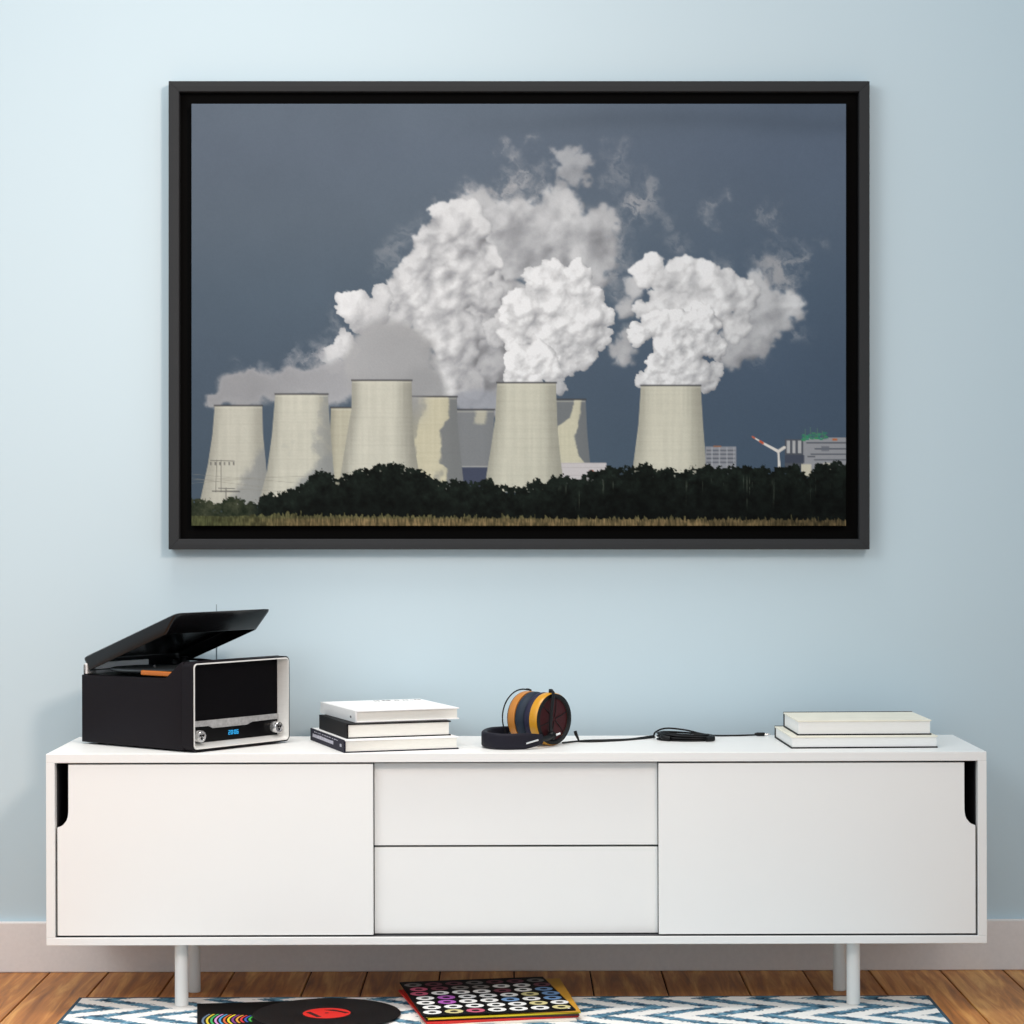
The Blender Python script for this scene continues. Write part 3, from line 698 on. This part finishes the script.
for q, (ch, off) in enumerate(zip('2006', (0, .0075, .0175, .025))): segs(dx + off, .0285, .0055, .0095, ch)
for z in (.0312, .0350): box(bm, dx + .0144, dx + .0158, .0258, .0268, z, z + .0014)
obj('clock_display', bm, digm, fas)
# deck
bm = bmesh.new(); box(bm, .012, W_ - .012, .09, D_ - .012, HB - .0004, HB + .0016, .0006, 1); obj('deck_plate', bm, GLOSSBLK, rp_)
bm = bmesh.new(); box(bm, .004, .19, D_ - .014, D_ - .006, HB + .0016, HB + .0255, .001, 1); obj('rear_rail', bm, COVERW, rp_)
bm = bmesh.new(); lathe(bm, [(.03, HB + .0016), (.03, HB + .009), (.096, HB + .0105), (.098, HB + .013), (.096, HB + .0155), (.004, HB + .0155), (.003, HB + .021), (.0001, HB + .021)], (.108, .236, 0), n=64); obj('platter', bm, RUBBER, rp_, smooth=True)
bm = bmesh.new(); box(bm, .008, .018, .070, .172, HB + .0062, HB + .0165, .002, 2); obj('deck_lip', bm, ORANGE, rp_)
bm = bmesh.new(); tube(bm, [(.26, .30, HB + .024), (.255, .22, HB + .024), (.235, .165, HB + .021), (.2, .13, HB + .013)], .003, 10)
lathe(bm, [(.013, HB + .0016), (.013, HB + .018), (.008, HB + .030), (.0001, HB + .030)], (.26, .30, 0), n=24); obj('tonearm', bm, BLACKM, rp_, smooth=True)
# lid, hinged at the back
TH = math.radians(19.6); HY, HZ = D_ - .009, HB + .011
ct, stn = math.cos(TH), math.sin(TH)
lidp = lambda x, y, z: (x, HY + y * ct + z * stn, HZ - y * stn + z * ct)


def lid_loop(ix, y_front, y_back, z, r):
    return [lidp(x, y, z) for x, y in rrect(W_ - 2 * ix, y_back - y_front, r, 4, W_ / 2, (y_front + y_back) / 2)]


bm = bmesh.new()
loft(bm, [lid_loop(.008, -.272, -.002, -.004, .012), lid_loop(.003, -.318, .002, .022, .014), lid_loop(.004, -.322, .002, .026, .014), lid_loop(.008, -.316, -.002, .0285, .012)], False, True)
loft(bm, [lid_loop(.011, -.269, -.005, -.004, .010), lid_loop(.007, -.313, -.002, .022, .011), lid_loop(.008, -.312, -.003, .0245, .011)], False, True)
a = lid_loop(.008, -.272, -.002, -.004, .012); b = lid_loop(.011, -.269, -.005, -.004, .010)
va = [bm.verts.new(q) for q in a]; vb = [bm.verts.new(q) for q in b]
for i in range(len(a)): bm.faces.new((va[i], va[(i + 1) % len(a)], vb[(i + 1) % len(a)], vb[i]))
bmesh.ops.remove_doubles(bm, verts=bm.verts, dist=1e-5)
lid = obj('lid', bm, LIDM, rp_, smooth=True)
bm = bmesh.new()
bm.free()
for x0 in (.004, W_ - .034):
    bm = bmesh.new(); box(bm, x0, x0 + .03, D_ - .014, D_ - .002, HB - .006, HZ + .012, .002, 1); obj('hinge', bm, BLACKM, lid)
bm = bmesh.new(); lathe(bm, [(.0024, .05), (.0024, .16), (.0017, .165), (.0017, .245), (.0009, .25), (.0009, .302)], (W_ + .0035, .235, 0), n=12)
box(bm, W_ - .001, W_ + .006, .230, .240, .04, .056, .001, 1)
obj('antenna', bm, material('antenna_steel', srgb(128, 144, 152), .35, metal=.3), rp_, smooth=True)

# ================================================================= books


def book(name, label, corner, rot, w, d, t, cover, pages, spine, group, top=None, board=.0026):
    """corner: near left bottom corner; w along the front, d away from the viewer; spine 'left' or 'back'."""
    b = thing(name, label, 'book', corner, rot, group)
    bm = bmesh.new()
    box(bm, 0, w, 0, d, 0, board, .0004, 1); box(bm, 0, w, 0, d, t - board, t, .0004, 1, mat=1 if top else 0)
    if spine == 'left': box(bm, -.0012, board, 0, d, 0, t, .0006, 1)
    else: box(bm, 0, w, d - board, d + .0012, 0, t + .0012, .0005, 1)
    obj('cover', bm, [cover, top] if top else cover, b)
    bm = bmesh.new(); i = .0025
    if spine == 'left': box(bm, board, w - i * 1.6, i, d - i, board, t - board)
    else: box(bm, i, w - i, i, d - board, board, t - board)
    obj('page_block', bm, pages, b)
    return b


TB = 'books stacked beside the record player'
t0, t1_, t2_ = .0270, .0320, .0252
b1 = book('book', 'navy book with pale spine lettering at the bottom of the left stack', (-.3575, .004, Z1), math.radians(18.3), .254, .308, t0, COVERN, PAPER, 'left', TB, COVERW)
b2 = book('book', 'plain black-spined book in the middle of the left stack', (-.354, .036, Z1 + t0), math.radians(18.3), .232, .250, t1_, COVERK, PAPER, 'left', TB)
b3 = book('book', 'white book with dark cover lettering on top of the left stack', (-.337, .064, Z1 + t0 + t1_), math.radians(21), .236, .268, t2_, COVERW, PAPER, 'left', TB)
bm = bmesh.new(); rnd = random.Random(9); yy = .285
while yy > .10:                                                       # pale lettering on the navy spine
    ln = rnd.uniform(.006, .013); box(bm, -.0015, -.0011, yy - ln, yy, 0.0095, .0165 + rnd.uniform(0, .0015)); yy -= ln + rnd.uniform(.001, .003)
obj('spine_title', bm, INKW, b1); bm = bmesh.new()
box(bm, -.0015, -.0011, .022, .036, .0108, .0168); obj('spine_mark', bm, INKW, b1); bm = bmesh.new()
yy = .27
while yy > .05:
    ln = rnd.uniform(.008, .02); box(bm, -.0015, -.0011, yy - ln, yy, .0212, .0228); yy -= ln + rnd.uniform(.004, .014)
obj('spine_lettering', bm, INKW, b1)
bm = bmesh.new()
for x0, wd, dp in ((.118, .012, .014), (.138, .018, .016), (.166, .010, .010), (.186, .012, .010), (.202, .007, .004), (.214, .014, .012)):
    box(bm, x0, x0 + wd * .35, .236, .236 + dp, t2_ - .0002, t2_ + .0003); box(bm, x0 + wd * .65, x0 + wd, .234, .234 + dp * 1.1, t2_ - .0002, t2_ + .0003)
    box(bm, x0 + wd * .3, x0 + wd * .7, .239, .239 + dp * .3, t2_ - .0002, t2_ + .0003)
obj('cover_lettering', bm, INKG, b3)
bm = bmesh.new(); box(bm, -.0015, -.0011, .030, .040, .008, .0125); obj('spine_mark', bm, INKG, b3)
RB = 'books stacked on the right end'
book('book', 'pale book with black boards lying under the cream one, right end', (.601, .072, Z1), math.radians(2.0), .318, .246, .0262, COVERK, PAPERW, 'back', RB, COVERC, .003)
book('book', 'thick book with worn cream cover on top of the right stack', (.617, .094, Z1 + .0262), math.radians(1.8), .292, .208, .0325, COVERK, PAPERW, 'back', RB, COVERC, .003)

# ================================================================= headphones
hp = thing('headphones', 'headphones with yellow wooden earcups and navy headband lying on the sideboard', 'headphones', (.055, .19, Z1))
O = Vector((.055, .19, Z1)); AX = Vector((.73, -.68, 0)).normalized(); EX = Vector((.68, .73, 0)).normalized(); UZ = Vector((0, 0, 1))
CC = Vector((.088, .162, Z1 + .0582)) - O
P3 = lambda e, z, t: CC + EX * e + UZ * z + AX * t
R_ = .058
lab = (('near', 0, 1, YELLOWWOOD, PADM2), ('far', -.088, -1, BROWNWOOD, PADM))
for nm, t0_, sg, wm, pmat in lab:
    ec = CC + AX * t0_; ax = AX * sg
    wl = .0215
    bm = bmesh.new(); lathe(bm, [(0.0477, -.004), (0.0492, 0), (0.0554, 0), (0.0575, -.003), (R_, -.010), (R_ - .0005, -wl), (0.0414, -wl), (0.0414, -.010)], ec, ax, 56, closed=True)
    cup = obj('earcup', bm, wm, hp, smooth=True)
    bm = bmesh.new(); lathe(bm, [(0.0479, -.0045), (0.0559, -.0008), (0.0555, .0012), (0.0487, .0022), (0.0456, -.002)], ec, ax, 56, closed=True)
    obj('cup_rim', bm, BLACKM, cup, smooth=True)
    bm = bmesh.new(); lathe(bm, [(0.0466, -.008), (0.0466, -.0035), (0.0311, -.001), (0.0001, 0)], ec, ax, 48)
    gr = obj('cup_grille', bm, REDGR, cup, smooth=True)
    bm = bmesh.new()
    for q in range(6):
        t = q * PI / 3 + .3; d = EX * math.cos(t) + UZ * math.sin(t)
        sweep(bm, [ec + ax * .0008 + d * .004, ec + ax * .0004 + d * .024, ec - ax * .0028 + d * .045], circ(0.0010, 6))
    obj('grille_spokes', bm, BLACKM, cup)
    bm = bmesh.new(); lathe(bm, [(0.0373, -wl), (0.0544, -wl), (0.0572, -wl - .004), (0.0575, -wl - .011), (0.0559, -wl - .017), (0.0508, -wl - .0222), (0.0394, -wl - .0222), (0.0352, -wl - .015)], ec, ax, 56, closed=True)
    obj('ear_cushion', bm, pmat, hp, smooth=True)
# yokes
bm = bmesh.new()
sweep(bm, cat_rom([P3(-.002, .0615, -.012), P3(-.006, .0605, .003), P3(-.014, .040, .0085), P3(-.021, .012, .0105), P3(-.023, -.014, .0105), P3(-.020, -.031, .0100)], 6), rrect(.0085, .0036, .0012, 2), up=tuple(AX))
obj('yoke', bm, BLACKM, hp, smooth=True)
bm = bmesh.new()
tube(bm, [P3(.061 * math.cos(math.radians(a)), .061 * math.sin(math.radians(a)), -.093 - .005 * math.sin(math.radians(max(0, min(180, a - 75))))) for a in range(78, 222, 12)], .0016, 8, 3)
tube(bm, [P3(.012, .0600, -.093), P3(.011, .0602, -.086), P3(.01, .0585, -.078)], .0024, 8, 3)
obj('yoke', bm, BLACKM, hp, smooth=True)
# headband: a padded strip curling round on the table top
path = [(.060, .108, .020), (.045, .094, .019), (.022, .084, .018), (-.010, .076, .0175), (-.040, .084, .0180), (-.061, .114, .0185), (-.064, .155, .019), (-.053, .192, .0205), (-.030, .222, .022), (-.012, .238, .0235)]
pts = [Vector((x, y, Z1 + z)) - O for x, y, z in path]; cr = cat_rom(pts, 7); k = len(cr) - 1
bm = bmesh.new()
sc = [(.62 + .38 * min(1, i / k / .22)) if i / k < .22 else (1.0 if i / k < .8 else 1 - .25 * (i / k - .8) / .2) for i in range(k + 1)]
sweep(bm, cr, [(a, b) for a, b in rrect(.013, .0345, .0058, 4)], scale=sc)
obj('headband', bm, BANDM, hp, smooth=True)
jt = P3(-.018, -.034, .010)
bm = bmesh.new(); lathe(bm, [(.0085, -.006), (.0095, -.003), (.0095, .003), (.0075, .006)], jt, AX, 20)
tube(bm, [jt, (jt + pts[0]) / 2 + Vector((-.002, -.004, -.002)), pts[0] + Vector((-.004, -.002, 0))], .0062, 12, 4)
obj('swivel_joint', bm, BLACKM, hp, smooth=True)
bm = bmesh.new(); a = Vector((.052, .0875, Z1 + .0200)) - O; b = Vector((.026, .0755, Z1 + .0135)) - O
sweep(bm, [a, b], circ(.0021, 10)); obj('slider_rod', bm, CHROME, hp, smooth=True); bm = bmesh.new(); q = jt + AX * .006
sweep(bm, [q + Vector((.004, 0, .0015)), q + Vector((.013, .004, .005))], circ(.0024, 10))
obj('slider_rod', bm, CHROME, hp, smooth=True)
bm = bmesh.new(); tube(bm, [pts[-1], pts[-1] + Vector((.006, .004, -.001)), P3(-.044, -.036, -.093)], .0032, 10, 5); obj('far_arm', bm, BLACKM, hp, smooth=True)

hp.location += Vector((.003, -.013, 0))
# ================================================================= coiled cable
cb = thing('audio_cable', 'thin black cable coiled on the sideboard between headphones and right books', 'cable', (.35, .30, Z1))
O2 = Vector((.35, .30, Z1)); V2 = lambda x, y, z: Vector((x, y, Z1 + z)) - O2
cr_ = .0019
bm = bmesh.new()
tube(bm, [V2(.147, .236, .0022), V2(.170, .232, .0019), V2(.200, .240, .0019), V2(.245, .262, .0019), (V2(.290, .298, .0019)), V2(.322, .322, .003)], cr_, 8, 8)
tube(bm, [V2(.1105, .196, .0030), V2(.128, .226, .0019), V2(.165, .258, .0019), V2(.215, .270, .0019), V2(.265, .290, .0019), V2(.318, .330, .005)], cr_, 8, 8)
tube(bm, [V2(.420, .318, .012), V2(.455, .352, .0035), V2(.500, .364, .0019), V2(.553, .366, .0030)], cr_, 8, 8)
obj('cord', bm, BLACKM, cb, smooth=True)
bm = bmesh.new(); rnd = random.Random(2); lp = []
ca_, sa_ = math.cos(-.16), math.sin(-.16)
for i in range(9 * 18):
    t = i / 18; a = 2 * PI * t; k = int(t)
    rx, ry = .064 - .004 * (k % 3), .041 - .0035 * (k % 3)
    x, y = rx * math.cos(a), ry * math.sin(a)
    z = .0022 + .0036 * (k // 3) + .0036 * (t - k) * (1 if k % 3 == 2 else 0) + (.0045 * (1 - math.cos(a)) * (k // 3) / 3)
    lp.append(V2(.388 + ca_ * x - sa_ * y, .283 + sa_ * x + ca_ * y, z))
tube(bm, lp, cr_, 8, 2)
tube(bm, [V2(.318, .312, .004), V2(.322, .306, .016), V2(.345, .302, .0245), V2(.385, .305, .021), V2(.42, .318, .012)], cr_, 8, 8)
obj('coil', bm, BLACKM, cb, smooth=True)
bm = bmesh.new()
tube(bm, [V2(.352, .250, .0062), V2(.335, .262, .009), V2(.338, .285, .012)], .0055, 12, 5); obj('splitter', bm, BLACKM, cb, smooth=True)
bm = bmesh.new()
tube(bm, [V2(.430, .236, .0058), V2(.448, .246, .0062)], .0052, 12, 4)
obj('volume_dial', bm, BLACKM, cb, smooth=True)
bm = bmesh.new(); sweep(bm, [V2(.551, .366, .0046), V2(.557, .366, .0046), V2(.572, .366, .0046), V2(.574, .366, .0046)], circ(.0042, 16), scale=[.6, 1, 1, .8])
pl = obj('plug', bm, BLACKM, cb, smooth=True)
bm = bmesh.new(); sweep(bm, [V2(.574, .366, .0042), V2(.582, .366, .0042), V2(.588, .366, .0042)], circ(.0026, 12), scale=[1, 1, .4]); obj('plug_tip', bm, CHROME, pl, smooth=True)
bm = bmesh.new(); sweep(bm, [V2(.1475, .2370, .0030), V2(.1450, .2375, .0090), V2(.1405, .2385, .0190), V2(.1390, .2390, .0250)], circ(.0036, 12), scale=[.55, .75, 1.05, 1.0]); obj('connector', bm, BLACKM, cb, smooth=True)

cb.location += Vector((0, -.011, 0))
# ================================================================= records on the rug
SLV = {}


def sleeve(label, cx, cy, z, rot, w, d, t, mats, extra=None):
    bm = bmesh.new(); box(bm, -w / 2, w / 2, -d / 2, d / 2, 0, t, .0006, 1)
    if extra: extra(bm, t)
    o = obj('record_sleeve', bm, mats, None, loc=(cx, cy, z), rz=rot)
    return o


def annulus(bm, cx, cy, r0, r1, z, mat, a0=0.0, a1=2 * PI, n=20):
    full = a1 - a0 > 6.28; k = n if full else n + 1
    ring = lambda r, zz: [bm.verts.new((cx + r * math.cos(a0 + (a1 - a0) * i / n), cy + r * math.sin(a0 + (a1 - a0) * i / n), zz)) for i in range(k)]
    a, b = ring(r0, z), ring(r1, z)
    for i in range(n):
        j = (i + 1) % k if full else i + 1
        bm.faces.new((a[i], b[i], b[j], a[j])).material_index = mat


ink = lambda nm, c: material(nm, srgb(*c), .6, noise=.06, scale=60)
I = [ink('ink_white', (232, 232, 230)), ink('ink_cream', (206, 196, 140)), ink('ink_pink', (188, 84, 112)), ink('ink_violet', (170, 88, 176)), ink('ink_blue', (108, 146, 190)), ink('ink_teal', (110, 150, 140)), ink('ink_maroon', (110, 50, 66)), ink('ink_grey', (126, 122, 118))]
SLK = material('black_sleeve', srgb(8, 7, 8), .6, spec=.12, noise=.2)
grid = ['0120001', '0000010', '0300404', '0300014', '2000604', '2677006', '7667667'][::1]


def rings(bm, t):
    for r, row in enumerate(grid):
        for c, ch in enumerate(row):
            x, y = -.137 + c * .0455 + (.006 if r % 2 else 0), -.148 + r * .0475
            annulus(bm, x, y, .0085, .0195, t + .0003, 1 + int(ch))
    annulus(bm, .148, -.166, 0, .003, t + .0003, 1)


ST = 'records stacked on the rug'
zt = RZ
base_rot = math.radians(10.5); cxs, cys = -.054, .044
layers = [('cream record sleeve at the bottom of the stack on the rug', (226, 218, 206), .004, -.012, 7.5, .0040, 'cream_card'),
          ('red record sleeve, second from the bottom of the stack', (206, 34, 28), -.004, -.006, 12.5, .0042, 'red_card'),
          ('dark red-black record sleeve in the middle of the stack', (48, 14, 18), .006, .0, 9.0, .0036, 'maroon_card'),
          ('bright yellow record sleeve below the ringed cover', (226, 206, 28), .004, .0, 11, .0040, 'yellow_card'),
          ('orange-edged record sleeve sticking out behind the ringed cover', (206, 150, 40), .016, .010, 6.0, .0026, 'amber_card')]
for lab_, col, ox, oy, rt, th, nm in layers:
    o = sleeve(lab_, cxs + ox, cys + oy, zt, math.radians(rt), .322, .345, th, material(nm, srgb(*col), .55, noise=.1)); tag(o, lab_, 'record sleeve', ST); zt += th
o = sleeve('', cxs - .006, cys, zt, base_rot, .322, .352, .0034, [SLK] + I, rings); tag(o, 'black record sleeve printed with rows of pale rings, on top of the stack', 'record sleeve', ST)

# loose record on its own sleeve
E = [ink('ink_%d' % k, c) for k, c in enumerate([(96, 116, 140), (212, 190, 50), (60, 168, 90), (206, 140, 196), (70, 150, 200), (206, 96, 40), (226, 208, 40), (120, 50, 130), (216, 150, 50), (210, 44, 50), (50, 80, 170), (50, 170, 60)])]


def streaks(bm, t):
    rr = .150
    for k in range(12):
        a = PI + .42
        annulus(bm, .004, -.022, rr - .0046, rr, t + .0003, 1 + k, PI - .46 - .02 * k, PI + .40, 16); rr -= .0088


o = sleeve('', -.505, -.080, RZ, math.radians(7.6), .31, .31, .0036, [SLK] + E, streaks); tag(o, 'black record sleeve with coloured curved streaks under the loose vinyl record', 'record sleeve')
vr = thing('vinyl_record', 'black vinyl record with red label lying on its sleeve on the rug', 'record', (-.392, -.058, RZ + .0039))
bm = bmesh.new(); lathe(bm, [(.1545, 0), (.1555, .0009), (.1545, .0018), (.150, .0016), (.056, .0016), (.054, .0019), (.0001, .0019)], n=96); obj('disc', bm, VINYL, vr, smooth=True)
bm = bmesh.new(); lathe(bm, [(.050, .0019), (.050, .0024), (.0001, .0024)], n=64); lb = obj('centre_label', bm, REDLBL, vr)
bm = bmesh.new()
annulus(bm, 0, 0, 0, .0042, .0027, 0)
prism(bm, [(-.008, .030), (.012, .034), (.046, .004), (.040, -.004), (.022, .014)], lambda a, b, k: (a, b, .0022 + k * .0005)); prism(bm, [(-.044, .006), (-.036, .012), (-.008, -.036), (-.018, -.040), (-.026, -.024)], lambda a, b, k: (a, b, .0022 + k * .0005))
obj('label_print', bm, material('label_black', srgb(40, 8, 8), .5), lb)

# ================================================================= camera and light
cam = bpy.data.cameras.new('camera'); co_ = bpy.data.objects.new('camera', cam); C.objects.link(co_)
cam.sensor_width = 36; cam.sensor_fit = 'HORIZONTAL'; cam.lens = 36 * 2352 / 1024
co_.location = (0, -5.0, 1.064)
co_.rotation_euler = (Matrix.Rotation(PI / 2, 3, 'X') @ Matrix.Rotation(-ROLL, 3, 'Z')).to_euler()
bpy.context.scene.camera = co_


def area(name, loc, target, sx, sy, watts, col, spread=180):
    d = bpy.data.lights.new(name, 'AREA'); d.shape = 'RECTANGLE'; d.size = sx; d.size_y = sy; d.energy = watts; d.color = col; d.spread = math.radians(spread)
    o = bpy.data.objects.new(name, d); C.objects.link(o); o.location = loc
    o.rotation_euler = (Vector(target) - Vector(loc)).to_track_quat('-Z', 'Y').to_euler(); return o


for a in LIGHTS: area(*a)
w = bpy.data.worlds.new('room_light'); bpy.context.scene.world = w; w.use_nodes = True
bg = w.node_tree.nodes['Background']; bg.inputs['Color'].default_value = AMBIENT[0]; bg.inputs['Strength'].default_value = AMBIENT[1]
vs = bpy.context.scene.view_settings
vs.view_transform = 'Standard'; vs.look = 'None'; vs.gamma = 1.0; vs.exposure = EXPOSURE; vs.use_curve_mapping = False
